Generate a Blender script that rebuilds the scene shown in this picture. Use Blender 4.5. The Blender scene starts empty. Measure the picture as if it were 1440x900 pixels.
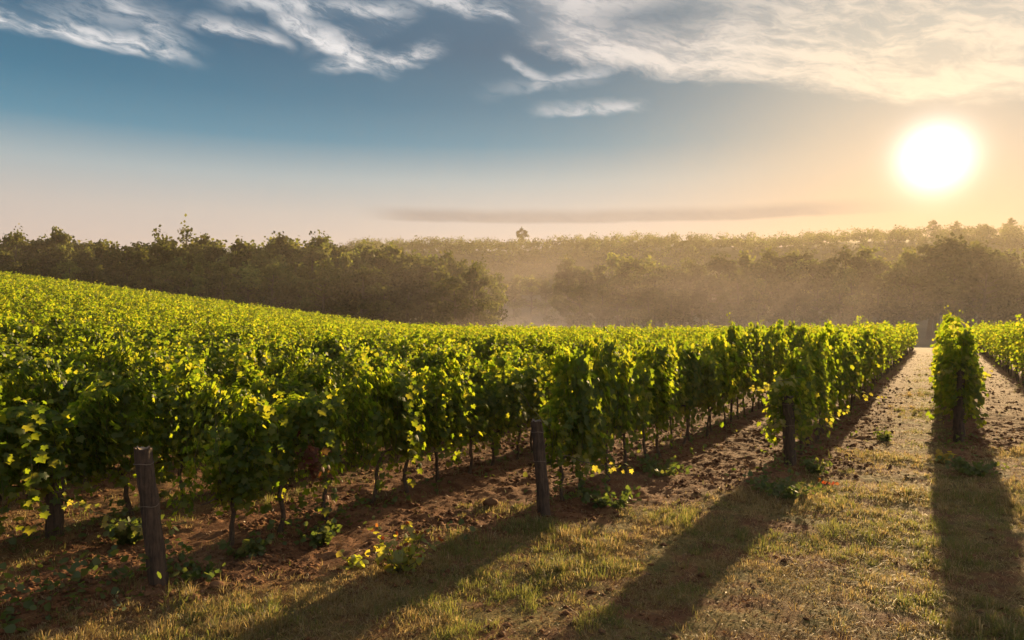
import bpy, math, random
import numpy as np
from mathutils import Vector

SC = bpy.context.scene
COL = SC.collection
R = math.radians
H = 2.3                      # eye height above the ground at the camera
FPX = 1000.0                 # focal length in pixels of the 1440 px wide photograph

# ------------------------------------------------------------------ camera
cam_data = bpy.data.cameras.new('camera')
cam_data.sensor_width = 36.0
cam_data.lens = 36.0 * FPX / 1440.0
cam_data.clip_start = 0.05
cam_data.clip_end = 6000.0
cam = bpy.data.objects.new('camera', cam_data)
COL.objects.link(cam)
cam.location = (0, 0, H)
cam.rotation_euler = (R(90), 0, 0)
SC.camera = cam

# ------------------------------------------------------------------ sun, exposure
SUN_AZ = math.atan2(595.0, FPX)                       # to the right of +Y
SUN_EL = math.atan2(228.0, math.hypot(595.0, FPX))
SUN_DIR = Vector((math.sin(SUN_AZ) * math.cos(SUN_EL), math.cos(SUN_AZ) * math.cos(SUN_EL), math.sin(SUN_EL)))
sd = bpy.data.lights.new('sun', 'SUN')
sd.energy = 5.0
sd.angle = R(0.5)
sd.color = (1.0, 0.70, 0.35)
sun = bpy.data.objects.new('sun', sd)
COL.objects.link(sun)
sun.rotation_euler = SUN_DIR.to_track_quat('Z', 'Y').to_euler()
SC.view_settings.view_transform = 'Standard'
SC.view_settings.look = 'None'
SC.view_settings.gamma = 1.0
SC.view_settings.use_curve_mapping = False
SC.view_settings.exposure = 1.37
SC.render.engine = 'CYCLES'
cy = SC.cycles
cy.max_bounces = 6
cy.diffuse_bounces = 3
cy.glossy_bounces = 2
cy.transmission_bounces = 4
cy.transparent_max_bounces = 8
cy.volume_bounces = 1
cy.volume_step_rate = 1.0
cy.volume_max_steps = 64
cy.use_denoising = True
cy.sample_clamp_indirect = 8.0
cy.use_adaptive_sampling = True

# ------------------------------------------------------------------ node expressions
class NT:
    def __init__(self, tree): self.t = tree
    def node(self, kind, **kw):
        n = self.t.nodes.new(kind)
        for k, v in kw.items(): setattr(n, k, v)
        return n
    def put(self, sock, v):
        if isinstance(v, E): self.t.links.new(v.s, sock)
        elif v is not None: sock.default_value = v
    def m(self, op, a, b=None, c=None, clamp=False):
        n = self.node('ShaderNodeMath', operation=op, use_clamp=clamp)
        for i, v in enumerate((a, b, c)):
            if v is not None: self.put(n.inputs[i], v)
        return E(self, n.outputs[0])
    def sstep(self, x, lo, hi):
        n = self.node('ShaderNodeMapRange', interpolation_type='SMOOTHSTEP')
        self.put(n.inputs[0], x)
        n.inputs[1].default_value = lo; n.inputs[2].default_value = hi
        return E(self, n.outputs[0])
    def lin(self, x, lo, hi, a=0.0, b=1.0):
        n = self.node('ShaderNodeMapRange')
        self.put(n.inputs[0], x)
        n.inputs[1].default_value = lo; n.inputs[2].default_value = hi
        n.inputs[3].default_value = a; n.inputs[4].default_value = b
        return E(self, n.outputs[0])
    def vec(self, x, y, z=0.0):
        n = self.node('ShaderNodeCombineXYZ')
        for i, v in enumerate((x, y, z)): self.put(n.inputs[i], v)
        return E(self, n.outputs[0])
    def xyz(self, v):
        n = self.node('ShaderNodeSeparateXYZ'); self.put(n.inputs[0], v)
        return [E(self, o) for o in n.outputs]
    def noise(self, v, scale, detail=4.0, rough=0.55, dist=0.0, color=False):
        n = self.node('ShaderNodeTexNoise')
        self.put(n.inputs['Vector'], v)
        n.inputs['Scale'].default_value = scale; n.inputs['Detail'].default_value = detail
        n.inputs['Roughness'].default_value = rough; n.inputs['Distortion'].default_value = dist
        return E(self, n.outputs['Color' if color else 'Fac'])
    def mix(self, f, a, b, mode='MIX'):
        n = self.node('ShaderNodeMix', data_type='RGBA', blend_type=mode)
        self.put(n.inputs[0], f); self.put(n.inputs[6], rgb(a)); self.put(n.inputs[7], rgb(b))
        return E(self, n.outputs[2])
    def ramp(self, f, stops):
        n = self.node('ShaderNodeValToRGB')
        el = n.color_ramp.elements
        while len(el) < len(stops): el.new(0.5)
        for e, (p, c) in zip(el, stops): e.position = p; e.color = rgb(c)
        self.put(n.inputs[0], f)
        return E(self, n.outputs[0])
def rgb(c):
    if isinstance(c, E): return c
    if isinstance(c, (int, float)): return (c, c, c, 1)
    return (c[0], c[1], c[2], 1)
class E:
    def __init__(self, nt, s): self.nt, self.s = nt, s
    def __add__(s, o): return s.nt.m('ADD', s, o)
    __radd__ = __add__
    def __sub__(s, o): return s.nt.m('SUBTRACT', s, o)
    def __rsub__(s, o): return s.nt.m('SUBTRACT', o, s)
    def __mul__(s, o): return s.nt.m('MULTIPLY', s, o)
    __rmul__ = __mul__
    def __truediv__(s, o): return s.nt.m('DIVIDE', s, o)
    def __pow__(s, o): return s.nt.m('POWER', s, o)

# ------------------------------------------------------------------ sky (directions only)
world = bpy.data.worlds.new('World')
SC.world = world
world.use_nodes = True
wt = world.node_tree
wt.nodes.clear()
W = NT(wt)
SKY_STRENGTH = 0.068
def ang(px, py):
    dx, dy = px - 720.0, 450.0 - py
    return math.atan2(dx, FPX) * 1000, math.atan2(dy, math.hypot(dx, FPX)) * 1000
def build_sky():
    tc = W.node('ShaderNodeTexCoord')
    d = E(W, tc.outputs['Generated'])
    x, y, z = W.xyz(d)
    az = W.m('ARCTAN2', x, y) * 1000.0
    el = W.m('ARCSINE', z) * 1000.0
    dp = W.node('ShaderNodeVectorMath', operation='DOT_PRODUCT')
    W.put(dp.inputs[0], d); dp.inputs[1].default_value = SUN_DIR
    th = W.m('ARCCOSINE', W.m('MINIMUM', E(W, dp.outputs['Value']), 0.999999))
    ns = W.node('ShaderNodeTexSky', sky_type='NISHITA', sun_disc=False)
    ns.sun_elevation = SUN_EL; ns.sun_rotation = SUN_AZ
    ns.altitude = 200; ns.air_density = 1.0; ns.dust_density = 1.5; ns.ozone_density = 1.5
    nish = E(W, ns.outputs[0])
    # the colours of a hazy morning sky over the clear-air model: by height, warmer near the sun
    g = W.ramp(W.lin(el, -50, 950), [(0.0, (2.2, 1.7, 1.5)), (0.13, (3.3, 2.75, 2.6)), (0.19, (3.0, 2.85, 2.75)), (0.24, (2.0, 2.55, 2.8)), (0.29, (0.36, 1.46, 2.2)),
                                    (0.34, (0.06, 0.98, 1.72)), (0.41, (0.0, 0.64, 1.28)), (0.50, (0.2, 0.8, 1.4)), (0.68, (1.5, 1.6, 1.8)), (1.0, (1.8, 1.8, 1.9))])  # last stops lie overhead, out of view; brightened to fill the ground shadows
    warm = W.ramp(W.lin(el, -50, 950), [(0.0, (4.0, 2.2, 1.0)), (0.15, (4.1, 2.55, 1.45)), (0.25, (3.4, 2.75, 2.05)), (0.40, (2.1, 2.45, 2.4)), (1.0, (0.8, 1.2, 1.8))])
    near = W.m('EXPONENT', (th / 0.27) ** 2.0 * -1.0)
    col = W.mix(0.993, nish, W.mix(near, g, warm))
    # clouds: wisps set out by direction, far above everything
    warp = W.noise(W.vec(az * 0.006, el * 0.011), 1.0, 4, 0.6, 0.0, True)
    wx, wy, wz = W.xyz(warp)
    ax = az + (wx - 0.5) * 90.0
    ay = el + (wy - 0.5) * 46.0
    c15, s15 = math.cos(R(-14)), math.sin(R(-14))
    fu = ax * c15 + ay * s15
    fv = ay * c15 - ax * s15
    fib = W.noise(W.vec(fu * 0.0052, fv * 0.022), 1.0, 9, 0.68, 0.35)
    fib2 = W.noise(W.vec(fu * 0.022, fv * 0.075), 1.0, 7, 0.68, 0.2)
    big = W.noise(W.vec(fu * 0.003, fv * 0.007, 4.0), 1.0, 3, 0.5)
    wisp = W.sstep(fib * 0.62 + fib2 * 0.38, 0.41, 0.57)
    def streak(p0, p1, up, dn, fine=1.0):
        """a wisp from p0 to p1, firm below, feathered above"""
        (x0, y0), (x1, y1) = ang(*p0), ang(*p1)
        L = math.hypot(x1 - x0, y1 - y0); ux, uy = (x1 - x0) / L, (y1 - y0) / L
        if ux < 0: x0, y0, ux, uy = x1, y1, -ux, -uy
        rx, ry = ax - x0, ay - y0
        a = rx * ux + ry * uy
        p = ry * ux - rx * uy
        ends = W.sstep(a, -0.12 * L - 18, 0.22 * L) * W.sstep(a, 1.1 * L + 22, 0.82 * L)
        prof = W.sstep(p, -dn * 0.7, dn * 0.1) * W.sstep(p, up * 0.72, 0.0)
        return ends * prof * fine
    parts = [streak((-60, 12), (250, 80), 40, 20, 1.0), streak((150, -10), (252, 72), 42, 26, 0.7), streak((40, 20), (240, 30), 60, 30, 0.35),
             streak((270, 35), (395, 58), 34, 16, 0.8), streak((390, 20), (530, 92), 42, 20, 1.0), streak((480, 96), (615, 78), 38, 16, 0.9),
             streak((320, 2), (560, 14), 30, 24, 0.75), streak((450, 60), (560, 30), 40, 20, 0.35), streak((560, -12), (720, 30), 40, 22, 0.75),
             streak((725, 96), (775, 124), 18, 9, 0.55), streak((750, 128), (835, 108), 22, 9, 0.55), streak((768, 158), (900, 150), 22, 9, 0.6), streak((690, 132), (830, 118), 30, 14, 0.2)]
    thin = parts[0]
    for q in parts[1:]: thin = W.m('MAXIMUM', thin, q)
    thin = W.m('POWER', thin, 1.1) * (wisp * 0.95 + 0.10)
    # the wide veil on the sunny side
    lo = [(735, 70), (800, 96), (900, 104), (1000, 115), (1120, 128), (1200, 140), (1440, 150), (1700, 140)]
    ex = [ang(*p) for p in lo]
    cv = W.node('ShaderNodeFloatCurve')
    x0, x1 = ex[0][0], ex[-1][0]
    pts = cv.mapping.curves[0].points
    while len(pts) < len(ex): pts.new(0.5, 0.5)
    for p, (a, b) in zip(pts, ex): p.location = ((a - x0) / (x1 - x0), b / 600.0)
    cv.mapping.update()
    W.put(cv.inputs['Value'], W.lin(ax, x0, x1))
    edge = ay - E(W, cv.outputs[0]) * 600.0
    veil = W.sstep(edge + (fib2 - 0.5) * 26.0, -5, 20) * W.sstep(ax, x0 - 30, x0 + 80) * W.lin(edge, 40, 420, 1.0, 0.55)
    hx, hy = ang(940, 18)
    q = ((ax - hx) / 120.0) ** 2.0 + ((ay - hy) / 26.0) ** 2.0
    hole = 1.0 - W.m('EXPONENT', q * -1.0) * 0.85
    veil = veil * hole * (wisp * 0.6 + 0.4)
    # grey-mauve bar low over the hills
    bx0, by0 = ang(860, 303)
    bar = W.sstep(az + (wx - 0.5) * 60, ang(490, 305)[0], ang(590, 305)[0]) * W.sstep(az, ang(1330, 300)[0], ang(1080, 300)[0])
    bp = el + (wy - 0.5) * 10.0 + az * 0.006
    bar = bar * W.sstep(bp, by0 - 11, by0 - 6) * W.sstep(bp, by0 + 15, by0 + 0) * (fib2 * 0.5 + 0.5)
    ccol = W.mix(W.m('EXPONENT', (th / 0.30) ** 2.0 * -1.0), (4.3, 4.2, 4.2), (5.6, 4.6, 3.3))
    ccol = W.mix(W.sstep(edge, 60, 210) * W.sstep(ax, 150, 520) * W.sstep(big, 0.35, 0.65) * 0.8, ccol, (2.4, 2.15, 2.05))
    col = W.mix(W.m('MINIMUM', veil * 0.95, 1.0), col, ccol)
    col = W.mix(W.m('MINIMUM', thin, 0.95), col, (4.7, 4.7, 4.75))
    col = W.mix(bar * 0.9, col, (1.4, 1.35, 1.45))
    # the sun through thin cloud and damp air
    s1 = W.m('EXPONENT', (th / 0.031) ** 2.0 * -1.0) * 13.0
    s2 = W.m('EXPONENT', th / -0.055) * 1.5
    s3 = W.m('EXPONENT', th / -0.16) * 0.15
    gl = W.vec(s1 + s2 + s3, s1 * 0.93 + s2 * 0.72 + s3 * 0.68, s1 * 0.85 + s2 * 0.56 + s3 * 0.3)
    col = W.mix(1.0, col, gl, 'ADD')
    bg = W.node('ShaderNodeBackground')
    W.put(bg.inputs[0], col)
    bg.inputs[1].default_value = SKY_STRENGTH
    out = W.node('ShaderNodeOutputWorld')
    wt.links.new(bg.outputs[0], out.inputs[0])
build_sky()

# ------------------------------------------------------------------ helpers
def px2ground(px, py, z=0.0):
    Y = (H - z) * FPX / (py - 450.0)
    return (px - 720.0) / FPX * Y, Y
def tag(o, label=None, cat=None, group=None, kind=None):
    if label: o['label'] = label
    if cat: o['category'] = cat
    if group: o['group'] = group
    if kind: o['kind'] = kind
    return o
def empty(name, loc, rz=0.0):
    o = bpy.data.objects.new(name, None)
    o.empty_display_size = 0.2
    COL.objects.link(o); o.location = loc; o.rotation_euler = (0, 0, rz)
    return o
def make_mesh(name, V, faces, mat, smooth=False):
    """V (n,3); faces: list of int arrays (m,k)"""
    me = bpy.data.meshes.new(name)
    V = np.ascontiguousarray(V, dtype=np.float32)
    faces = [f for f in faces if len(f)]
    nl = sum(f.size for f in faces); npoly = sum(len(f) for f in faces)
    me.vertices.add(len(V)); me.vertices.foreach_set('co', V.ravel())
    me.loops.add(nl); me.loops.foreach_set('vertex_index', np.concatenate([f.ravel() for f in faces]).astype(np.int32))
    tot = np.concatenate([np.full(len(f), f.shape[1], np.int32) for f in faces])
    st = np.zeros(npoly, np.int32); st[1:] = np.cumsum(tot)[:-1]
    me.polygons.add(npoly); me.polygons.foreach_set('loop_start', st); me.polygons.foreach_set('loop_total', tot)
    if smooth: me.polygons.foreach_set('use_smooth', np.ones(npoly, bool))
    me.update(calc_edges=True); me.validate()
    if mat: me.materials.append(mat)
    return me
def link(name, me, parent=None):
    o = bpy.data.objects.new(name, me)
    COL.objects.link(o)
    if parent: o.parent = parent
    return o
class Geo:
    """collects vertices and faces of one mesh"""
    def __init__(self): self.v = []; self.f = {}; self.n = 0
    def add(self, V, *F):
        V = np.asarray(V, float)
        for f in F:
            f = np.asarray(f, int)
            if f.size: self.f.setdefault(f.shape[1], []).append(f + self.n)
        self.v.append(V); self.n += len(V)
    def tube(self, pts, rad, sides=6, cap=True, rng=None, rough=0.0):
        pts = np.asarray(pts, float); n = len(pts)
        rad = np.broadcast_to(np.asarray(rad, float), (n,))
        t = np.gradient(pts, axis=0); t /= np.linalg.norm(t, axis=1)[:, None] + 1e-9
        ref = np.array([0.0, 0, 1]) if abs(t[0, 2]) < 0.8 else np.array([1.0, 0, 0])
        a = np.cross(t, ref); a /= np.linalg.norm(a, axis=1)[:, None] + 1e-9
        b = np.cross(t, a)
        th = np.arange(sides) * 2 * math.pi / sides
        rr = rad[:, None] * np.ones(sides)
        if rng is not None and rough: rr = rr * (1 + rough * rng.normal(size=(n, sides)))
        V = pts[:, None, :] + rr[:, :, None] * (np.cos(th)[None, :, None] * a[:, None, :] + np.sin(th)[None, :, None] * b[:, None, :])
        i = np.arange(n - 1)[:, None] * sides; j = np.arange(sides)[None, :]; k = (j + 1) % sides
        Q = np.stack([i + j, i + k, i + sides + k, i + sides + j], -1).reshape(-1, 4)
        V = V.reshape(-1, 3)
        if cap:
            V = np.vstack([V, pts[-1:]])
            T = np.stack([(n - 1) * sides + np.arange(sides), (n - 1) * sides + (np.arange(sides) + 1) % sides, np.full(sides, n * sides)], -1)
            self.add(V, Q, T)
        else: self.add(V, Q)
    def mesh(self, name, mat, smooth=False):
        return make_mesh(name, np.vstack(self.v), [np.vstack(x) for x in self.f.values()], mat, smooth)
    def build(self, name, mat, parent=None, smooth=False):
        return link(name, self.mesh(name, mat, smooth), parent)
def unit(v): return v / (np.linalg.norm(v, axis=-1, keepdims=True) + 1e-9)

# leaf outlines: u across, v to the tip, w out of the face
def lobed():
    half = [(0.0, 0.10), (0.20, -0.10), (0.47, 0.08), (0.36, 0.34), (0.52, 0.62), (0.22, 0.64)]
    out = half + [(0.0, 1.05)] + [(-a, b) for a, b in half[:0:-1]]
    P = [(0.0, 0.42, 0.0)] + [(a, b, -0.28 * abs(a) - 0.22 * (b - 0.4) ** 2) for a, b in out]
    n = len(out)
    F = np.array([(0, 1 + i, 1 + (i + 1) % n) for i in range(n)])
    return np.array(P), [F]
def plain():
    P = [(0, 0, 0), (0.46, 0.06, -0.12), (0.45, 0.62, -0.14), (0, 1.0, -0.1), (-0.45, 0.62, -0.14), (-0.46, 0.06, -0.12)]
    return np.array(P), [np.array([(0, 1, 2, 3), (0, 3, 4, 5)])]
def card():
    P = [(0, 0, 0), (0.5, 0.4, 0.0), (0.05, 1.0, -0.05), (-0.5, 0.5, 0.0)]
    return np.array(P), [np.array([(0, 1, 2, 3)])]
LOBED, PLAIN, CARD = lobed(), plain(), card()
def leaves(geo, pos, nrm, tip, size, tpl):
    """pos (n,3); nrm the face's outward direction; tip where the leaf points"""
    P, F = tpl
    w = unit(nrm); v = unit(tip - (tip * w).sum(-1, keepdims=True) * w); u = np.cross(v, w)
    S = np.asarray(size, float).reshape(-1, 1, 1)
    V = pos[:, None, :] + S * (P[None, :, 0:1] * u[:, None, :] + (P[None, :, 1:2]) * v[:, None, :] + P[None, :, 2:3] * w[:, None, :])
    k = len(P); off = (np.arange(len(pos)) * k)[:, None, None]
    geo.add(V.reshape(-1, 3), *[(f[None] + off).reshape(-1, f.shape[1]) for f in F])

# value noise for shapes
def vnoise(x, y, seed=0):
    xi = np.floor(x).astype(np.int64); yi = np.floor(y).astype(np.int64)
    fx, fy = x - xi, y - yi
    fx = fx * fx * (3 - 2 * fx); fy = fy * fy * (3 - 2 * fy)
    def h(a, b):
        n = (a * 374761393 + b * 668265263 + seed * 1442695041) & 0xffffffff
        n = ((n ^ (n >> 13)) * 1274126177) & 0xffffffff
        return ((n ^ (n >> 16)) & 0xffff) / 65535.0
    return (h(xi, yi) * (1 - fx) + h(xi + 1, yi) * fx) * (1 - fy) + (h(xi, yi + 1) * (1 - fx) + h(xi + 1, yi + 1) * fx) * fy
def fbm(x, y, scale, octv=4, seed=0, gain=0.5):
    s = 0; a = 1.0; t = 0; f = 1.0 / scale
    for o in range(octv):
        s = s + a * vnoise(x * f + 17.3 * o, y * f - 9.1 * o, seed + o); t += a; a *= gain; f *= 2.03
    return s / t
def sm(x, a, b):
    t = np.clip((x - a) / (b - a), 0, 1); return t * t * (3 - 2 * t)

# ------------------------------------------------------------------ the lie of the land
DX, DY = 0.5176, 0.8556                       # the rows run this way; p is measured across them, s along them
def ps(X, Y): return DY * X - DX * Y, DX * X + DY * Y
def xy(p, s): return DY * p + DX * s, -DX * p + DY * s
ROWS = {'A': -5.897, 'B': -3.935, 'C': -1.996, 'D': 0.262, 'E': 2.40}
ROW_P = [-7.75 - 1.95 * i for i in range(66)][::-1] + [-5.897, -3.935, -1.996, 0.262, 2.40] + [4.45 + 2.0 * i for i in range(8)]
ROW_P = np.array(ROW_P)
def field_end(X): return 57 + 39 * sm(-np.asarray(X, float), -14, 14) + 8 * sm(-np.asarray(X, float), 14, 60)
def land(X, Y):
    X = np.asarray(X, float); Y = np.asarray(Y, float)
    k = 3.0
    a = (-0.04 * Y - X - 9.0) / k
    z = 0.129 * k * np.where(a > 30, a, np.log1p(np.exp(np.minimum(a, 30))))
    fe = field_end(X)
    z = z * (1 - 0.75 * sm(Y, fe + 4, fe + 120))
    z = z - (0.25 - 0.15 * sm(X, -12, 10)) * sm(Y, 34, 76) - 4.0 * sm(Y, fe + 2, fe + 45)
    ridge = 62.5 + 0.017 * (X + 100) + 4.0 * (fbm(X, Y * 0.3, 120.0, 2, 5) - 0.5)
    ridge = ridge * (0.10 + 0.90 * sm(X / np.maximum(Y, 1.0), -0.40, -0.20))
    z = z + 9.0 * (fbm(X, Y, 95.0, 2, 8) - 0.5) * sm(Y, 280, 380)
    z = z + ridge * sm(Y, 250, 600) - 25 * sm(Y, 640, 900)
    z = np.where(Y < 0, 0.124 * k * np.log1p(np.exp(np.clip((-X - 6.0) / k, -30, 30))), z) if z.ndim == 0 else z
    return z
def headland(X, Y):
    """1 on the grass in front of the row ends, 0 among the rows"""
    p, s = ps(X, Y)
    e = np.interp(p, [-9, -5.897, -3.935, -1.996, 0.262, 2.4, 6], [-3.0, 2.1, 6.4, 10.6, 14.0, 17.0, 22.0])
    return 1 - sm(s - e, -0.9, 0.7)
def rowdist(X, Y):
    p, s = ps(X, Y)
    i = np.clip(np.searchsorted(ROW_P, p), 1, len(ROW_P) - 1)
    return np.minimum(np.abs(p - ROW_P[i - 1]), np.abs(p - ROW_P[i]))
def grassy(X, Y):
    p, s = ps(X, Y)
    al = sm(p, -1.3, -0.7) * (1 - sm(p, -0.1, 0.2)) * (1 - 0.3 * sm(s, 24, 34))    # the alley with grass in it
    lf = sm(-p, 6.7, 7.2) * 0.35
    return np.clip(np.maximum(np.maximum(headland(X, Y), al), lf), 0, 1)
def relief(X, Y):
    """the small ups and downs of the soil"""
    g = grassy(X, Y)
    z = 0.10 * (fbm(X, Y, 1.7, 3, 11) - 0.5) + 0.03 * (fbm(X, Y, 0.4, 2, 12) - 0.5)
    lump = np.maximum(0, vnoise(X / 0.13, Y / 0.11, 13) - 0.5) * 0.055 + np.maximum(0, vnoise(X / 0.065, Y / 0.06, 16) - 0.5) * 0.055
    z = z + (1 - g * 0.75) * (lump + 0.05 * (fbm(X, Y, 0.3, 3, 14) - 0.5))
    z = z + g * 0.02 * (fbm(X, Y, 0.08, 2, 15) - 0.5)
    d = rowdist(X, Y)
    z = z + 0.05 * np.exp(-(d / 0.3) ** 2) * (1 - headland(X, Y))
    return z * (1 - 0.6 * sm(Y, 20, 45))
def gz(X, Y): return land(X, Y) + relief(X, Y)

# ------------------------------------------------------------------ materials
def mat(name):
    m = bpy.data.materials.new(name); m.use_nodes = True
    m.node_tree.nodes.clear()
    return m, NT(m.node_tree)
def finish(n, shader):
    o = n.node('ShaderNodeOutputMaterial')
    n.t.links.new(shader, o.inputs[0])
def leaf_mat(name, cols, trans, amount=0.5, gloss=0.06, rough=0.45, vary=False):
    """cols / trans: three colours each, chosen leaf by leaf"""
    m, n = mat(name)
    g = n.node('ShaderNodeNewGeometry'); oi = n.node('ShaderNodeObjectInfo')
    r = E(n, g.outputs['Random Per Island'])
    r2 = n.m('FRACT', r * 7.13 + E(n, oi.outputs['Random']) * 0.31)
    stops = lambda c: [(0.0, c[0]), (0.55, c[1]), (1.0, c[2])]
    dc = n.ramp(r2, stops(cols)); tcol = n.ramp(r2, stops(trans))
    if vary:                                   # every tree has its own green
        gp = E(n, g.outputs['Position'])
        k = n.lin(E(n, oi.outputs['Random']), 0, 1, 0.5, 1.5) * n.lin(n.noise(gp, 0.11, 2, 0.5), 0.3, 0.7, 0.5, 1.6) * n.lin(n.noise(gp, 0.018, 2, 0.5), 0.35, 0.65, 0.55, 1.25)
        kk = n.vec(k, k, k); dc = n.mix(1.0, dc, kk, 'MULTIPLY'); tcol = n.mix(1.0, tcol, kk, 'MULTIPLY')
    df = n.node('ShaderNodeBsdfDiffuse'); n.put(df.inputs[0], dc)
    tr = n.node('ShaderNodeBsdfTranslucent'); n.put(tr.inputs[0], tcol)
    mx = n.node('ShaderNodeMixShader'); mx.inputs[0].default_value = amount
    n.t.links.new(df.outputs[0], mx.inputs[1]); n.t.links.new(tr.outputs[0], mx.inputs[2])
    gl = n.node('ShaderNodeBsdfGlossy'); gl.inputs['Roughness'].default_value = rough
    m2 = n.node('ShaderNodeMixShader'); m2.inputs[0].default_value = gloss
    n.t.links.new(mx.outputs[0], m2.inputs[1]); n.t.links.new(gl.outputs[0], m2.inputs[2])
    finish(n, m2.outputs[0])
    return m
M = {}
M['vine'] = leaf_mat('vine_leaf', [(0.030, 0.060, 0.008), (0.043, 0.078, 0.010), (0.075, 0.105, 0.014)],
                     [(0.25, 0.39, 0.013), (0.43, 0.54, 0.018), (0.70, 0.64, 0.035)], 0.57, 0.02)
M['vine_far'] = M['vine']
M['shoot'] = leaf_mat('young_shoot_leaf', [(0.10, 0.14, 0.02), (0.13, 0.16, 0.03), (0.18, 0.18, 0.03)],
                      [(0.45, 0.52, 0.03), (0.60, 0.58, 0.05), (0.75, 0.60, 0.05)], 0.6, 0.05)
M['red_leaf'] = leaf_mat('reddened_leaf', [(0.12, 0.03, 0.015), (0.16, 0.05, 0.02), (0.14, 0.08, 0.02)],
                         [(0.40, 0.07, 0.02), (0.45, 0.12, 0.03), (0.45, 0.22, 0.04)], 0.5, 0.04)
M['rust_leaf'] = leaf_mat('rusty_leaf', [(0.11, 0.028, 0.012), (0.13, 0.04, 0.015), (0.10, 0.06, 0.015)],
                          [(0.12, 0.03, 0.01), (0.15, 0.045, 0.015), (0.14, 0.09, 0.02)], 0.4, 0.02)
M['yellow_leaf'] = leaf_mat('yellowed_leaf', [(0.28, 0.20, 0.03), (0.34, 0.24, 0.03), (0.20, 0.20, 0.03)],
                            [(0.7, 0.5, 0.05), (0.75, 0.55, 0.05), (0.5, 0.5, 0.05)], 0.5, 0.04)
M['weed'] = leaf_mat('weed_leaf', [(0.05, 0.08, 0.018), (0.07, 0.10, 0.025), (0.09, 0.11, 0.03)],
                     [(0.16, 0.24, 0.03), (0.24, 0.30, 0.04), (0.34, 0.34, 0.05)], 0.45, 0.03)
M['green_grass'] = leaf_mat('green_grass', [(0.06, 0.085, 0.02), (0.09, 0.11, 0.028), (0.14, 0.14, 0.04)],
                            [(0.22, 0.28, 0.05), (0.34, 0.34, 0.07), (0.46, 0.40, 0.12)], 0.5, 0.03)
M['dry_grass'] = leaf_mat('dry_grass', [(0.15, 0.10, 0.045), (0.25, 0.185, 0.085), (0.36, 0.29, 0.16)],
                          [(0.43, 0.29, 0.09), (0.60, 0.44, 0.17), (0.74, 0.60, 0.29)], 0.55, 0.03)
M['litter'] = leaf_mat('plant_litter', [(0.09, 0.045, 0.022), (0.16, 0.085, 0.04), (0.27, 0.17, 0.09)],
                       [(0.14, 0.06, 0.02), (0.22, 0.12, 0.05), (0.3, 0.2, 0.1)], 0.25, 0.03)
M['wood_leaf'] = leaf_mat('woodland_leaf', [(0.035, 0.05, 0.016), (0.05, 0.065, 0.02), (0.075, 0.075, 0.025)],
                          [(0.14, 0.17, 0.03), (0.20, 0.22, 0.04), (0.28, 0.26, 0.06)], 0.42, 0.01, vary=True)
M['pale_leaf'] = leaf_mat('pale_bush_leaf', [(0.12, 0.14, 0.08), (0.15, 0.17, 0.10), (0.18, 0.19, 0.12)],
                          [(0.2, 0.24, 0.1), (0.25, 0.28, 0.12), (0.3, 0.3, 0.15)], 0.35, 0.02)
def bark_mat(name, c0, c1, scale=30, bump=0.5):
    m, n = mat(name)
    tc = n.node('ShaderNodeTexCoord'); v = E(n, tc.outputs['Object'])
    x, y, z = n.xyz(v)
    st = n.noise(n.vec(x, y, z * 0.12), scale, 5, 0.65)
    sp = n.noise(v, scale * 0.25, 3, 0.6)
    f = n.sstep(st * 0.7 + sp * 0.3, 0.32, 0.68)
    col = n.mix(f, c0, c1)
    b = n.node('ShaderNodeBsdfPrincipled'); n.put(b.inputs['Base Color'], col); b.inputs['Roughness'].default_value = 0.9
    bp = n.node('ShaderNodeBump'); bp.inputs['Strength'].default_value = bump; bp.inputs['Distance'].default_value = 0.02
    n.put(bp.inputs['Height'], st); n.t.links.new(bp.outputs[0], b.inputs['Normal'])
    finish(n, b.outputs[0]); return m
M['bark'] = bark_mat('vine_bark', (0.035, 0.022, 0.014), (0.13, 0.085, 0.05), 60)
M['post'] = bark_mat('weathered_post_wood', (0.03, 0.02, 0.013), (0.125, 0.078, 0.05), 45, 0.8)
M['end_grain'] = bark_mat('post_end_grain', (0.12, 0.085, 0.06), (0.30, 0.23, 0.17), 25)
M['tree_bark'] = bark_mat('tree_bark', (0.05, 0.04, 0.03), (0.13, 0.10, 0.075), 3)
M['stem'] = bark_mat('green_stem', (0.07, 0.075, 0.02), (0.16, 0.13, 0.05), 30, 0.2)
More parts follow.
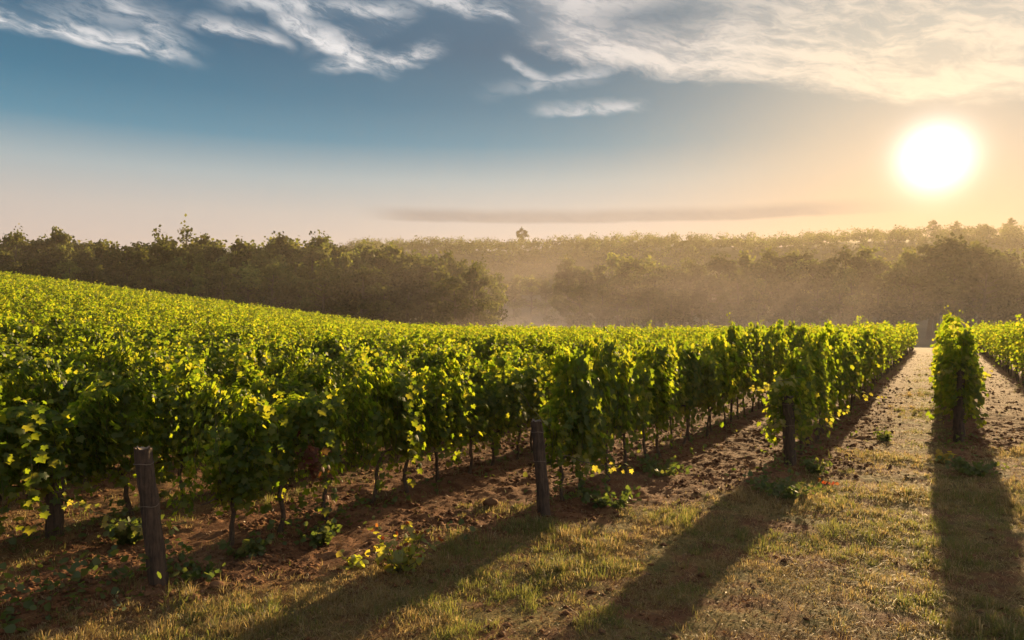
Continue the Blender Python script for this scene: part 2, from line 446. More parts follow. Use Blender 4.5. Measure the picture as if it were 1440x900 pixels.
def soil_mat():
    m, n = mat('soil')
    g = n.node('ShaderNodeNewGeometry'); P = E(n, g.outputs['Position'])
    big = n.noise(P, 0.55, 4, 0.6); mid = n.noise(P, 4.0, 5, 0.65); fine = n.noise(P, 38.0, 4, 0.7); fine2 = n.noise(P, 120.0, 2, 0.6)
    dry = n.mix(n.sstep(mid, 0.35, 0.68), (0.105, 0.042, 0.018), (0.205, 0.095, 0.043))
    pale = n.mix(n.sstep(fine, 0.35, 0.65), (0.155, 0.088, 0.046), (0.27, 0.175, 0.10))
    col = n.mix(n.sstep(big, 0.5, 0.7) * 0.5, dry, pale)
    col = n.mix(n.sstep(fine2, 0.6, 0.75) * 0.4, col, (0.36, 0.28, 0.19))
    at = n.node('ShaderNodeAttribute', attribute_name='turf'); tf = E(n, at.outputs['Fac'])
    turf = n.mix(n.sstep(mid, 0.3, 0.7), (0.085, 0.080, 0.022), (0.215, 0.15, 0.052))
    col = n.mix(tf * n.sstep(n.noise(P, 1.7, 5, 0.6), 0.40, 0.57), col, turf)
    far = n.node('ShaderNodeAttribute', attribute_name='far'); ff = E(n, far.outputs['Fac'])
    col = n.mix(ff, col, n.mix(n.sstep(n.noise(P, 0.08, 4), 0.4, 0.6), (0.03, 0.04, 0.015), (0.07, 0.07, 0.03)))
    b = n.node('ShaderNodeBsdfPrincipled'); n.put(b.inputs['Base Color'], col); b.inputs['Roughness'].default_value = 0.95
    b.inputs['Specular IOR Level'].default_value = 0.2
    bp = n.node('ShaderNodeBump'); bp.inputs['Strength'].default_value = 0.65; bp.inputs['Distance'].default_value = 0.03
    n.put(bp.inputs['Height'], n.noise(P, 16.0, 5, 0.7) * 0.6 + fine * 0.4); n.t.links.new(bp.outputs[0], b.inputs['Normal'])
    finish(n, b.outputs[0]); return m
M['soil'] = soil_mat()

# ------------------------------------------------------------------ ground: one sheet to the hills
def build_ground():
    def axis(lo, hi, step, far_lo, far_hi, g):
        core = list(np.arange(lo, hi, step))
        a, st = [], step
        v = lo
        while v > far_lo: st *= g; v -= st; a.append(v)
        b, st, v = [], step, hi
        while v < far_hi: b.append(v); st *= g; v += st
        return np.array(a[::-1] + core + b + [far_hi])
    xs = axis(-8.5, 11.0, 0.042, -1500, 1800, 1.055)
    ys = axis(3.4, 15.5, 0.042, -40, 2500, 1.04)
    X, Y = np.meshgrid(xs, ys)
    Z = gz(X, Y)
    V = np.stack([X, Y, Z], -1).reshape(-1, 3)
    nx, ny = len(xs), len(ys)
    i = (np.arange(ny - 1)[:, None] * nx + np.arange(nx - 1)[None, :]).ravel()
    F = np.stack([i, i + 1, i + nx + 1, i + nx], -1)
    me = make_mesh('ground', V, [F], M['soil'], True)
    a = me.attributes.new('turf', 'FLOAT', 'POINT'); a.data.foreach_set('value', grassy(X, Y).ravel().astype(np.float32))
    fe = field_end(X)
    a = me.attributes.new('far', 'FLOAT', 'POINT'); a.data.foreach_set('value', sm(Y, fe - 2, fe + 8).ravel().astype(np.float32))
    o = link('ground', me)
    tag(o, 'brown vineyard soil rising to a wooded hill', 'ground', kind='structure')
build_ground()

# ------------------------------------------------------------------ haze over everything
def volume_mat(name, color, density, aniso):
    m, n = mat(name)
    v = n.node('ShaderNodeVolumePrincipled')
    v.inputs['Color'].default_value = rgb(color); v.inputs['Density'].default_value = density; v.inputs['Anisotropy'].default_value = aniso
    o = n.node('ShaderNodeOutputMaterial'); n.t.links.new(v.outputs[0], o.inputs['Volume'])
    return m
def build_haze():
    g = Geo()
    x0, x1, y0, y1, z0, z1 = -900, 1100, -60, 900, -12, 96
    V = [(x, y, z) for z in (z0, z1) for y in (y0, y1) for x in (x0, x1)]
    g.add(V, [(0, 2, 3, 1), (4, 5, 7, 6), (0, 1, 5, 4), (1, 3, 7, 5), (3, 2, 6, 7), (2, 0, 4, 6)])
    o = g.build('haze', volume_mat('haze', (1.0, 0.87, 0.72), 0.0002, 0.4))
    tag(o, 'thin golden morning haze over vineyard and hills', 'haze', kind='stuff')
    # the mist lying in the hollow in front of the woods, thinning upwards
    g = Geo()
    x0, x1, y0, y1, z0, z1 = -420, 520, 106, 420, -9, 44
    V = [(x, y, z) for z in (z0, z1) for y in (y0, y1) for x in (x0, x1)]
    g.add(V, [(0, 2, 3, 1), (4, 5, 7, 6), (0, 1, 5, 4), (1, 3, 7, 5), (3, 2, 6, 7), (2, 0, 4, 6)])
    m = bpy.data.materials.new('mist'); m.use_nodes = True; m.node_tree.nodes.clear(); n = NT(m.node_tree)
    geo = n.node('ShaderNodeNewGeometry'); P = E(n, geo.outputs['Position'])
    px, py, pz = n.xyz(P)
    puff = n.noise(n.vec(px * 0.018, py * 0.014, pz * 0.06), 1.0, 3, 0.55)
    dens = n.m('EXPONENT', (pz + 4.0) * -0.14) * n.sstep(puff, 0.30, 0.68) * n.sstep(pz, 43, 26) * n.sstep(py, 106, 136) * (0.8 + n.m('EXPONENT', ((px - 10.0) / 30.0) ** 2.0 * -1.0) * 1.1)
    v = n.node('ShaderNodeVolumePrincipled')
    v.inputs['Color'].default_value = (1.0, 0.85, 0.80, 1); v.inputs['Anisotropy'].default_value = 0.2
    n.put(v.inputs['Density'], dens * 0.0125)
    o = n.node('ShaderNodeOutputMaterial'); n.t.links.new(v.outputs[0], o.inputs['Volume'])
    o = g.build('mist', m)
    tag(o, 'brownish bank of ground mist lying before the woods', 'mist', kind='stuff')
build_haze()

# ------------------------------------------------------------------ grapevines
def shoot_curve(rng, x0, z0, top, side, kind):
    n = 12
    t = np.linspace(0, 1, n)
    wob = lambda a: a * np.cumsum(rng.normal(size=n)) / math.sqrt(n)
    if kind == 'up':
        h = top - z0 + rng.normal(0, 0.07)
        return np.stack([x0 + wob(0.10) + rng.normal(0, 0.08) * t, side * (0.04 + 0.10 * t ** 0.8) + wob(0.05), z0 + h * t - 0.05 * t ** 3], -1)
    if kind == 'droop':
        h = top - z0 - 0.04 + rng.normal(0, 0.08); tk = rng.uniform(0.34, 0.5)
        out = rng.uniform(0.10, 0.23); end = rng.uniform(0.26, 0.95)
        z = np.where(t < tk, z0 + h * np.sin(np.clip(t / tk, 0, 1) * math.pi / 2),
                     z0 + h - (z0 + h - end) * (1 - np.cos(np.clip((t - tk) / (1 - tk), 0, 1) * math.pi / 2)))
        return np.stack([x0 + wob(0.12), side * (0.05 + out * t ** 0.7) + wob(0.03), z], -1)
    # straggler above the rest
    h = top - z0 + rng.uniform(0.08, 0.36)
    return np.stack([x0 + wob(0.10) + rng.normal(0, 0.22) * t ** 2, side * (0.04 + 0.08 * t + 0.12 * t ** 4), z0 + h * t - 0.16 * np.maximum(t - 0.72, 0) / 0.28 * rng.uniform(0.2, 1.2), ], -1)
def vine_leaves(rng, top, tpl, dens, size, stems=None, stage=0.95):
    """foliage of one plant: leaves set along shoots that rise, hang over and trail"""
    P, N, T, S = [], [], [], []
    kinds = ['up'] * 8 + ['droop'] * 12 + ['stray'] * 6
    bx = rng.uniform(-0.58, 0.58, 4); bh = rng.normal(0, 0.16, 4); by = rng.normal(0, 0.09, 4)
    for q, k in enumerate(kinds):
        side = 1 if q % 2 else -1
        b = rng.integers(4)
        c = shoot_curve(rng, bx[b] * stage + rng.normal(0, 0.10), 0.62 + rng.uniform(-0.06, 0.1), top + bh[b], side, k)
        c[:, 1] += by[b] * np.linspace(0, 1, len(c))
        L = np.linalg.norm(np.diff(c, axis=0), axis=1).sum()
        m = max(4, int(L * dens))
        t = np.sort(rng.uniform(0.06, 1.0, m)) * (len(c) - 1)
        i = np.minimum(t.astype(int), len(c) - 2); f = (t - i)[:, None]
        p = c[i] * (1 - f) + c[i + 1] * f
        sp = 0.062 if k != 'stray' else 0.042
        p = p + rng.normal(0, sp, (m, 3)) * [1, 1.05, 0.9]
        sgn = np.sign(p[:, 1:2]) * np.ones((m, 1)); bn = rng.normal(0, 0.7)
        nrm = np.hstack([bn + rng.normal(0, 0.38, (m, 1)), sgn * 0.55 + rng.normal(0, 0.35, (m, 1)), 0.45 + rng.normal(0, 0.35, (m, 1))])
        tip = np.hstack([rng.normal(0, 0.6, (m, 1)), sgn * 0.4 + rng.normal(0, 0.3, (m, 1)), -0.8 + rng.normal(0, 0.4, (m, 1))])
        rel = t / (len(c) - 1)
        s = size * (1.1 - 0.5 * rel ** 2.5 * (k != 'droop')) * rng.uniform(0.65, 1.2, m)
        P.append(p); N.append(nrm); T.append(tip); S.append(s)
        if stems is not None: stems.tube(c, np.linspace(0.0055, 0.002, len(c)), 3, False)
    P = np.vstack(P); keep = P[:, 2] > 0.27
    return P[keep], np.vstack(N)[keep], np.vstack(T)[keep], np.concatenate(S)[keep]
def vine_trunk(rng):
    g = Geo()
    n = 9; t = np.linspace(0, 1, n)
    bend = np.cumsum(rng.normal(0, 0.018, (n, 2)), axis=0)
    pts = np.column_stack([bend[:, 0] + rng.normal(0, 0.05) * t, bend[:, 1], -0.10 + 0.78 * t])
    g.tube(pts, 0.030 - 0.008 * t + 0.012 * np.exp(-(t / 0.15) ** 2), 7, True, rng, 0.10)
    return g, pts[-1]
def vine_cordon(rng, head):
    g = Geo()
    for sgn in (-1, 1):
        t = np.linspace(0, 1, 6)
        pts = head + np.column_stack([sgn * 0.36 * t, rng.normal(0, 0.012, 6), -0.02 + 0.05 * np.sin(t * 2.2) + rng.normal(0, 0.008, 6)])
        g.tube(pts, 0.018 - 0.008 * t, 5, True, rng, 0.12)
    return g
def vine_variants(n, tpl, dens, size, seed, top=1.62):
    out = []
    for i in range(n):
        rng = np.random.default_rng(seed + i)
        tg, head = vine_trunk(rng); cg = vine_cordon(rng, head); st = Geo()
        fg = Geo(); leaves(fg, *vine_leaves(rng, top * rng.uniform(0.96, 1.05), tpl, dens, size, st), tpl)
        out.append((tg.mesh('trunk', M['bark'], True), cg.mesh('cordon', M['bark'], True), fg.mesh('foliage', M['vine']), st.mesh('cane', M['stem'])))
    return out
NEAR = vine_variants(16, LOBED, 41, 0.083, 100)
MID = vine_variants(14, PLAIN, 31, 0.094, 300)
ROT = math.atan2(DY, DX)
STEP = 0.66
START = {'A': 4.5, 'B': 7.8, 'C': 12.0, 'D': 15.85, 'E': 19.6}
ORD = ['first', 'second', 'third', 'fourth', 'fifth', 'sixth', 'seventh', 'eighth', 'ninth', 'tenth', 'eleventh', 'twelfth']
rows = []
for i, p in enumerate(ROW_P):
    key = next((k for k, v in ROWS.items() if abs(v - p) < 1e-6), None)
    nback = int(round((-7.75 - p) / 1.95)) + 1 if p < -7 else 0
    rows.append((p, key, nback, START.get(key, -8.0 if p < 0 else 23.0)))
def row_top(p, s):
    """height of the foliage in this row"""
    near = np.interp(p, [-9, -5.9, -3.935, -1.996, 0.262, 2.4, 8], [1.54, 1.55, 1.84, 1.80, 2.06, 1.98, 1.90])
    return near + (1.80 - near) * sm(s, 20, 60) if p > -5 else near + 0.06 * sm(s, 20, 60)
def seen(X, Y, m): return Y > 1.0 and abs(X) < 0.72 * Y + m
spots = []
rr = random.Random(5)
for p, key, nback, s0 in rows:
    s = s0; k = 0
    while True:
        sj = s + (rr.uniform(-0.12, 0.12) if k else 0.0)
        pj = p + rr.uniform(-0.05, 0.05)
        X, Y = xy(pj, sj)
        if Y > field_end(X) or s > 160: break
        if seen(X, Y, 1.6 if Y < 30 else 3.0): spots.append((math.hypot(X, Y), X, Y, p, key, nback, k, sj))
        k += 1; s += STEP
spots.sort()
def in_frame(q): return abs(q[1]) < 0.72 * q[2] + 0.25
n_in = 0; individual, rest = [], []
for q in spots:
    if n_in < 296 and q[0] < 40:
        individual.append(q); n_in += in_frame(q)
    else: rest.append(q)
POSTNAME = {'A': 'leaning split-topped post', 'B': 'bare brown post in the middle', 'C': 'leaf-wrapped short post', 'D': 'post hidden in the tall leafy column'}
NUM = ['', 'next row', 'second row', 'third row', 'fourth row', 'fifth row', 'sixth row', 'seventh row', 'eighth row', 'ninth row', 'tenth row', 'eleventh row', 'twelfth row', 'thirteenth row', 'fourteenth row']
VINES = {}
def place_vine(q):
    dist, X, Y, p, key, nback, k, s = q
    src = NEAR[rr.randrange(len(NEAR))] if Y < 13.5 else MID[rr.randrange(len(MID))]
    root = empty('grapevine', (X, Y, float(gz(X, Y))), ROT + (math.pi if rr.random() < 0.5 else 0.0))
    topz = row_top(p, s) / 1.86
    if key and k == 0: topz *= 0.80 if key in 'BC' else 0.92
    if key == 'A' and k < 3: topz *= 0.93
    root.scale = (rr.uniform(0.95, 1.1), rr.uniform(0.85, 1.1) if key == 'D' else rr.uniform(0.62, 0.85) if p > -4.5 else rr.uniform(0.68, 0.9), topz * rr.uniform(0.90, 1.09))
    for nm, me in zip(('trunk', 'cordon', 'foliage', 'cane'), src):
        c = bpy.data.objects.new(nm, me); COL.objects.link(c); c.parent = root
    if key in POSTNAME:
        if k < 12: lab, grp = f'{ORD[k]} grapevine from the {POSTNAME[key]}, counted along its row', f'grapevines of the row behind the {POSTNAME[key]}'
        else: lab, grp = f'far grapevine well along the row behind the {POSTNAME[key]}', f'grapevines far along the row behind the {POSTNAME[key]}'
    elif key == 'E' or p > 2: lab, grp = 'sunlit grapevine in a row cut off by the right edge', 'grapevines of the rows at the right edge'
    else:
        nn = NUM[nback] if nback < len(NUM) else 'far row'
        lab, grp = f'leafy grapevine in the {nn} behind the row of the leaning split-topped post', f'grapevines of the {nn} behind the leaning split-topped post'
    tag(root, lab, 'grapevine', grp)
    VINES[(key, k)] = root
for q in individual: place_vine(q)
# every other vine of the field, up to the crest
def far_field():
    fg, tg = Geo(), Geo()
    rng = np.random.default_rng(77)
    P, N, T, S = [], [], [], []
    for dist, X, Y, p, key, nback, k, s in rest:
        m = 210 if Y < 40 else (130 if Y < 65 else 84)
        sz = 0.094 if Y < 40 else (0.118 if Y < 65 else 0.15)
        top = row_top(p, s) * rng.uniform(0.93, 1.06)
        side_row = p > -4.5
        lo = 0.40 if side_row else 0.75
        ns = 6                                              # bunched shoots with gaps between
        su = rng.uniform(-0.45, 0.45, ns); sv = rng.normal(0, 0.09, ns); stp = top + rng.normal(0, 0.19, ns); sb = rng.normal(0, 0.7, ns)
        q = rng.integers(0, ns, m)
        hz = lo + (stp[q] - lo) * rng.beta(1.7, 0.9, m) + np.abs(rng.normal(0, 0.03, m))
        u = su[q] + rng.normal(0, 0.065, m); v = sv[q] + rng.normal(0, 0.10, m) * np.clip((stp[q] + 0.25 - hz) / 0.4, 0.4, 1.2)
        sgn = np.sign(v)
        cxx, cyy = X + DX * u + DY * v, Y + DY * u - DX * v
        P.append(np.column_stack([cxx, cyy, hz + float(land(X, Y))]))
        a = sb[q] + rng.normal(0, 0.4, m); b = sgn * 0.5 + rng.normal(0, 0.4, m)
        N.append(np.column_stack([DX * a + DY * b, DY * a - DX * b, 0.55 + rng.normal(0, 0.4, m)]))
        a = rng.normal(0, 0.6, m); b = sgn * 0.4 + rng.normal(0, 0.3, m)
        T.append(np.column_stack([DX * a + DY * b, DY * a - DX * b, -0.8 + rng.normal(0, 0.4, m)]))
        S.append(sz * rng.uniform(0.65, 1.25, m))
        if side_row and Y < 60 or Y < 32:
            z = float(land(X, Y))
            tg.tube([(X, Y, z - 0.05), (X + rng.normal(0, 0.03), Y, z + 0.4), (X + rng.normal(0, 0.03), Y, z + 0.85)], [0.035, 0.028, 0.02], 4, False)
    leaves(fg, np.vstack(P), np.vstack(N), np.vstack(T), np.concatenate(S), CARD)
    o = fg.build('vineyard_rows', M['vine_far'])
    tag(o, 'mass of sunlit vine rows filling the field to the crest', 'vines', kind='stuff')
    t = tg.build('trunks', M['bark'], o); t['kind'] = 'stuff'
far_field()

# long stray shoots that stand out against the shade
def stray_shoot(parent_key, pts, nl, size, label, matl='shoot', jit=0.035):
    root = VINES.get(parent_key)
    if root is None: return
    rng = np.random.default_rng(abs(hash(parent_key[0])) % 7 + nl if False else ord(parent_key[0]) + nl)
    pts = np.asarray(pts, float)
    t = np.linspace(0, len(pts) - 1, 14); i = np.minimum(t.astype(int), len(pts) - 2); f = (t - i)[:, None]
    c = pts[i] * (1 - f) + pts[i + 1] * f + rng.normal(0, 0.008, (14, 3))
    sg = Geo(); sg.tube(c, np.linspace(0.006, 0.002, 14), 4)
    tt = np.linspace(0.15, 1.0, nl) * 13; i = np.minimum(tt.astype(int), 12); f = (tt - i)[:, None]
    p = c[i] * (1 - f) + c[i + 1] * f + rng.normal(0, jit, (nl, 3))
    nr = np.column_stack([rng.normal(0.2, 0.5, nl), rng.normal(-0.6, 0.4, nl), rng.normal(0.5, 0.3, nl)])
    tp = np.column_stack([rng.normal(0, 0.5, nl), rng.normal(-0.2, 0.4, nl), rng.normal(-0.8, 0.3, nl)])
    lg = Geo(); leaves(lg, p, nr, tp, size * rng.uniform(0.6, 1.15, nl) * np.linspace(1.1, 0.6, nl), LOBED)
    inv = (root.matrix_basis).inverted()
    for nm, gg, mt in (('shoot', sg, M['stem']), ('leaf', lg, M[matl])):
        me = gg.mesh(nm, mt); me.transform(inv)
        if nm == 'shoot': sh = link('shoot', me, root); sh['label'] = label
        else: link('young_leaves', me, sh)
def at(px, py, Y): return ((px - 720) / FPX * Y, Y, H + (450 - py) / FPX * Y)
stray_shoot(('A', 0), [at(262, 735, 6.4), at(200, 742, 6.25), at(140, 722, 6.1), at(84, 700, 6.0)], 22, 0.075, 'pale young shoot reaching out past the post')
stray_shoot(('B', 0), [at(770, 600, 8.2), at(748, 575, 8.1), at(728, 545, 8.0), at(716, 534, 7.95)], 8, 0.07, 'thin young shoot rising over the post')
stray_shoot(('B', 1), [at(790, 640, 8.4), at(830, 652, 8.4), at(865, 655, 8.35), at(888, 660, 8.3)], 14, 0.08, 'yellow lit shoot hanging low over the alley')
stray_shoot(('C', 0), [at(1130, 530, 11.0), at(1100, 535, 10.8), at(1075, 545, 10.6), at(1055, 550, 10.5)], 34, 0.095, 'bright shoot hanging out over the alley')
stray_shoot(('C', 1), [at(1150, 590, 11.4), at(1180, 582, 11.4), at(1196, 572, 11.3)], 16, 0.085, 'low yellow lit shoot')
stray_shoot(('C', 5), [at(1200, 555, 14.0), at(1222, 556, 14.0), at(1245, 562, 13.9)], 18, 0.09, 'yellow lit shoot reaching over the grassy alley')
stray_shoot(('C', 0), [at(1100, 590, 10.9), at(1085, 598, 10.8), at(1074, 604, 10.7)], 20, 0.09, 'low lit tuft of leaves beside the post')
stray_shoot(('C', 0), [at(1122, 552, 10.95), at(1108, 548, 10.85), at(1094, 566, 10.85), at(1092, 610, 10.85)], 46, 0.085, 'leaves hanging over the top of the post', 'vine', 0.07)
stray_shoot(('C', 0), [at(1124, 560, 10.9), at(1128, 590, 10.85), at(1127, 625, 10.85)], 34, 0.085, 'leaves hanging down beside the post', 'vine', 0.06)
stray_shoot(('D', 0), [at(1360, 535, 13.0), at(1378, 530, 12.9), at(1394, 528, 12.8)], 20, 0.09, 'bright shoot stretching sideways from the leafy column')
stray_shoot(('D', 0), [at(1340, 515, 13.0), at(1326, 520, 12.9), at(1316, 528, 12.8)], 16, 0.09, 'bright shoot hanging from the leafy column')
stray_shoot(('D', 1), [at(1350, 475, 13.4), at(1345, 462, 13.3), at(1342, 455, 13.3)], 18, 0.09, 'tip shoot crowning the leafy column')
stray_shoot(('A', 3), [at(432, 612, 7.45), at(442, 640, 7.4), at(452, 672, 7.4)], 60, 0.09, 'patch of rust-red leaves hanging in the shade', 'rust_leaf', 0.075)

# ------------------------------------------------------------------ end posts
def post(base, top, rad, label, seed, bury=0.12):
    rng = np.random.default_rng(seed)
    X, Y = base
    z = float(gz(X, Y))
    root = empty('vine_post', (X, Y, z))
    n = 14; t = np.linspace(0, 1, n)
    ax = np.array(top) - np.array([X, Y, z])
    pts = np.array([0, 0, -bury]) + t[:, None] * (ax + [0, 0, bury]) + np.column_stack([rng.normal(0, 0.004, n), rng.normal(0, 0.004, n), np.zeros(n)])
    g = Geo()
    sides = 18
    th = np.arange(sides) * 2 * math.pi / sides
    ridge = 1 + 0.13 * rng.normal(size=sides)
    rr_ = rad * (1.06 - 0.14 * t)[:, None] * ridge[None] * (1 + 0.025 * rng.normal(size=(n, sides)))
    V = pts[:, None, :] + np.stack([rr_ * np.cos(th), rr_ * np.sin(th), np.zeros_like(rr_)], -1)
    V[-1, :, 2] += rng.normal(0, 0.012, sides)
    i = np.arange(n - 1)[:, None] * sides; j = np.arange(sides)[None]; k = (j + 1) % sides
    g.add(V.reshape(-1, 3), np.stack([i + j, i + k, i + sides + k, i + sides + j], -1).reshape(-1, 4))
    g.build('shaft', M['post'], root)
    e = Geo(); rim = V[-1] + [0, 0, 0.0015]; c = rim.mean(0)
    inner = c + (rim - c) * 0.55 + [0, 0, -0.008]
    e.add(np.vstack([rim, inner, c[None] - [0, 0, 0.012]]), np.array([(q, (q + 1) % sides, sides + (q + 1) % sides, sides + q) for q in range(sides)]),
          np.array([(sides + q, sides + (q + 1) % sides, 2 * sides) for q in range(sides)]))
    e.build('end_grain', M['end_grain'], root)
    w = Geo()
    for hz in (0.62, 0.9):
        q = pts[0] + (pts[-1] - pts[0]) * hz
        a = np.linspace(0, 2 * math.pi, 17)
        rw = rad * 1.16
        w.tube(np.column_stack([q[0] + rw * np.cos(a), q[1] + rw * np.sin(a), q[2] + 0.006 * np.sin(3 * a)]), 0.003, 4, False)
    w.build('wire_tie', M['end_grain'], root)
    tag(root, label, 'post', 'wooden posts at the vine rows')
    return root
A0, B0, C0, D0 = px2ground(224, 818, 0.1), px2ground(767, 732), px2ground(1112, 660), px2ground(1349, 625)
post(A0, at(200, 630, A0[1] - 0.05), 0.066, 'leaning weathered wooden post with split top, nearest of the posts', 1)
post(B0, at(755, 592, B0[1]), 0.066, 'bare brown wooden post standing clear of leaves in the middle', 2)
post(C0, at(1108, 557, C0[1]), 0.085, 'dark wooden post with vine leaves crowding round its top', 3)
post(D0, at(1350, 518, D0[1]), 0.088, 'wooden post buried in the tall leafy column above the yellow weed', 4)
Z0 = px2ground(77, 768)
post(Z0, at(78, 640, Z0[1]), 0.08, 'thick dark post half hidden under the foliage behind the leaning post', 5)

# ------------------------------------------------------------------ woods
def tree_mesh(seed, h, spread, n_cards, sz, style):
    """returns trunk mesh and crown mesh; style: round, tall, ragged"""
    rng = np.random.default_rng(seed)
    tg, cg = Geo(), Geo()
    n = 8; t = np.linspace(0, 1, n)
    lean = rng.normal(0, 0.04, 2) * h
    tp = np.column_stack([lean[0] * t + np.cumsum(rng.normal(0, 0.012 * h, n)) * 0.5, lean[1] * t, h * 0.92 * t])
    tg.tube(tp, 0.022 * h * (1 - 0.9 * t) + 0.03, 6, True, rng, 0.1)
    P, N = [], []
    nl = {'round': 24, 'tall': 26, 'ragged': 20}[style]
    for q in range(nl):
        f = rng.uniform(0.22, 1.0) if style != 'round' else rng.uniform(0.3, 0.97)
        i = min(int(f * (n - 1)), n - 2)
        b = tp[i] + (tp[i + 1] - tp[i]) * (f * (n - 1) - i)
        if style == 'round': reach = spread * math.sin(math.pi * (0.18 + 0.72 * f)) * rng.uniform(0.4, 1.0)
        elif style == 'tall': reach = spread * (1.05 - 0.8 * f) * rng.uniform(0.35, 1.0)
        else: reach = spread * rng.uniform(0.3, 1.0) * (1.0 - 0.45 * f)
        a = rng.uniform(0, 2 * math.pi)
        e = b + np.array([reach * math.cos(a), reach * math.sin(a), reach * rng.uniform(0.05, 0.55)])
        mid = (b + e) / 2 + np.array([0, 0, 0.06 * reach])
        tg.tube([b, mid, e], [0.010 * h * (1.1 - f) + 0.02, 0.006 * h * (1.1 - f) + 0.015, 0.012], 4, False)
        r = spread * rng.uniform(0.18, 0.34) * (1.15 - 0.45 * f)
        m = int(n_cards / nl)
        d = unit(rng.normal(size=(m, 3)))
        rad = r * rng.uniform(0.35, 1.05, m) ** 0.6
        pos = e + d * rad[:, None] * [1.15, 1.15, 0.75]
        P.append(pos); N.append(d + rng.normal(0, 0.6, (m, 3)) + [0, 0, 0.4])
    top = tp[-1]; m = n_cards // 9
    P.append(top + rng.normal(0, 1, (m, 3)) * [spread * 0.13, spread * 0.13, h * 0.045]); N.append(rng.normal(0, 1, (m, 3)) + [0, 0, 0.5])
    P, N = np.vstack(P), np.vstack(N)
    leaves(cg, P, N, rng.normal(0, 1, P.shape) + [0, 0, -0.4], sz * rng.uniform(0.6, 1.35, len(P)), CARD)
    return tg.mesh('trunk', M['tree_bark'], True), cg.mesh('crown', M['wood_leaf'])
TREES = [tree_mesh(500 + i, 10.0, [3.4, 2.4, 2.8, 3.6][i % 4], 2300, 0.32, ['round', 'tall', 'ragged', 'round'][i % 4]) for i in range(12)]
SPARSE = [tree_mesh(600 + i, 10.0, 2.3, 330, 0.36, 'ragged') for i in range(3)]
tr = random.Random(21)
def tree(X, Y, h, label, group=None, src=None, wide=1.0, name='woodland_tree', cat='tree'):
    me = src or TREES[tr.randrange(len(TREES))]
    z = float(land(X, Y)) - 0.2
    root = empty(name, (X, Y, z), tr.uniform(0, 6.28))
    k = h / 10.0
    root.scale = (k * wide, k * wide, k)
    for nm, m in zip(('trunk', 'crown'), me):
        c = bpy.data.objects.new(nm, m); COL.objects.link(c); c.parent = root
    tag(root, label, cat, group)
    return root
def top_at(px, Y, py): return (px - 720) / FPX * Y, Y, H + (450 - py) / FPX * Y
def tree_to(px, Y, py, label, **kw):
    X, Y, zt = top_at(px, Y, py)
    h = (zt - float(land(X, Y)) + 0.2) / 1.0
    return tree(X, Y, h * kw.pop('hs', 0.98), label, **kw)
# dark wood behind the slope: skyline heights read along the picture's width
skyl = lambda px: np.interp(px, [-80, 0, 60, 130, 220, 280, 340, 400, 450, 520, 570, 620, 660, 690], [336, 335, 333, 335, 334, 331, 334, 334, 333, 343, 343, 346, 362, 376])
G1 = 'trees of the dark wood behind the vineyard slope'
for Yr, step, drop in ((150, 26, 34), (163, 24, 14), (178, 21, 3), (196, 21, 4)):
    px = -70.0 + tr.uniform(0, step)
    while px < 682:
        if not (Yr > 190 and px > 560):
            tree_to(px, Yr + tr.uniform(-5, 5), skyl(px) + drop + tr.uniform(-7, 12), 'dark hazy tree in the wood behind the vineyard slope', group=G1, wide=tr.uniform(0.85, 1.2))
        px += step * tr.uniform(0.75, 1.3)
G2 = 'trees of the misty wood behind the flat end of the vineyard'
skyr = lambda px: np.interp(px, [780, 800, 830, 870, 905, 950, 1000, 1060, 1120, 1200, 1260, 1340, 1440, 1500], [396, 378, 366, 372, 364, 374, 362, 366, 357, 366, 358, 346, 352, 350])
for Yr, step, drop in ((205, 27, 22), (225, 25, 6), (246, 23, -6)):
    px = 790.0 + tr.uniform(0, step)
    while px < 1505:
        tree_to(px, Yr + tr.uniform(-6, 6), skyr(px) + drop + tr.uniform(-13, 16), 'misty tree in the wood behind the flat end of the vineyard', group=G2, wide=tr.uniform(0.85, 1.2))
        px += step * tr.uniform(0.75, 1.3)
for px in (700, 722, 745, 768, 790, 812):
    tree_to(px, 300 + tr.uniform(-12, 12), 392 + tr.uniform(-8, 8), 'faint tree standing back in the misty gap between the woods', group='trees in the misty gap')
tree_to(664, 140, 368, 'tree at the end of the dark wood, leaning over the misty gap', src=TREES[2], wide=0.8)
tree_to(640, 138, 388, 'low pale-leaved tree under the wood\'s end beside the misty gap', src=TREES[0], wide=1.25)
tree_to(80, 172, 319, 'bushy-headed tree rising highest over the far end of the dark wood', src=TREES[6], wide=0.7)
tree_to(18, 172, 322, 'rounded tree standing proud at the picture edge of the dark wood', src=TREES[3], wide=0.75)
tree_to(224, 176, 316, 'thin half-bare tree poking above the dark wood, shorter of two', src=SPARSE[0], wide=0.8)
tree_to(266, 176, 311, 'thin half-bare tree poking above the dark wood, taller of two', src=SPARSE[1], wide=0.8)
tree_to(397, 176, 325, 'pointed tree top above the middle of the dark wood', src=TREES[1], wide=0.8)
tree_to(447, 176, 328, 'broad tree top above the dark wood where it starts to drop', src=TREES[4], wide=1.0)
RY = 585
tree_to(733, RY, 322, 'lone dark tree standing above the hilltop over the misty gap', src=TREES[4], hs=1.05, wide=0.9)
for px, py, lab in ((1313, 311, 'round tree on the hilltop just under the sun'), (1344, 312, 'middle tree of the hilltop line right of the sun'),
                    (1386, 316, 'smallest tree of the hilltop line right of the sun'), (1420, 308, 'tallest hilltop tree beside the picture edge')):
    tree_to(px, RY, py, lab, src=TREES[(0, 3, 4, 7)[px % 4]], hs=1.05, wide=1.0)
bx, by = (666 - 720) / FPX * 104.0, 104.0
bz = tree(bx, by, 2.6, 'small pale silvery bush at the far edge of the vines', src=TREES[0], wide=1.6, name='bush', cat='bush')
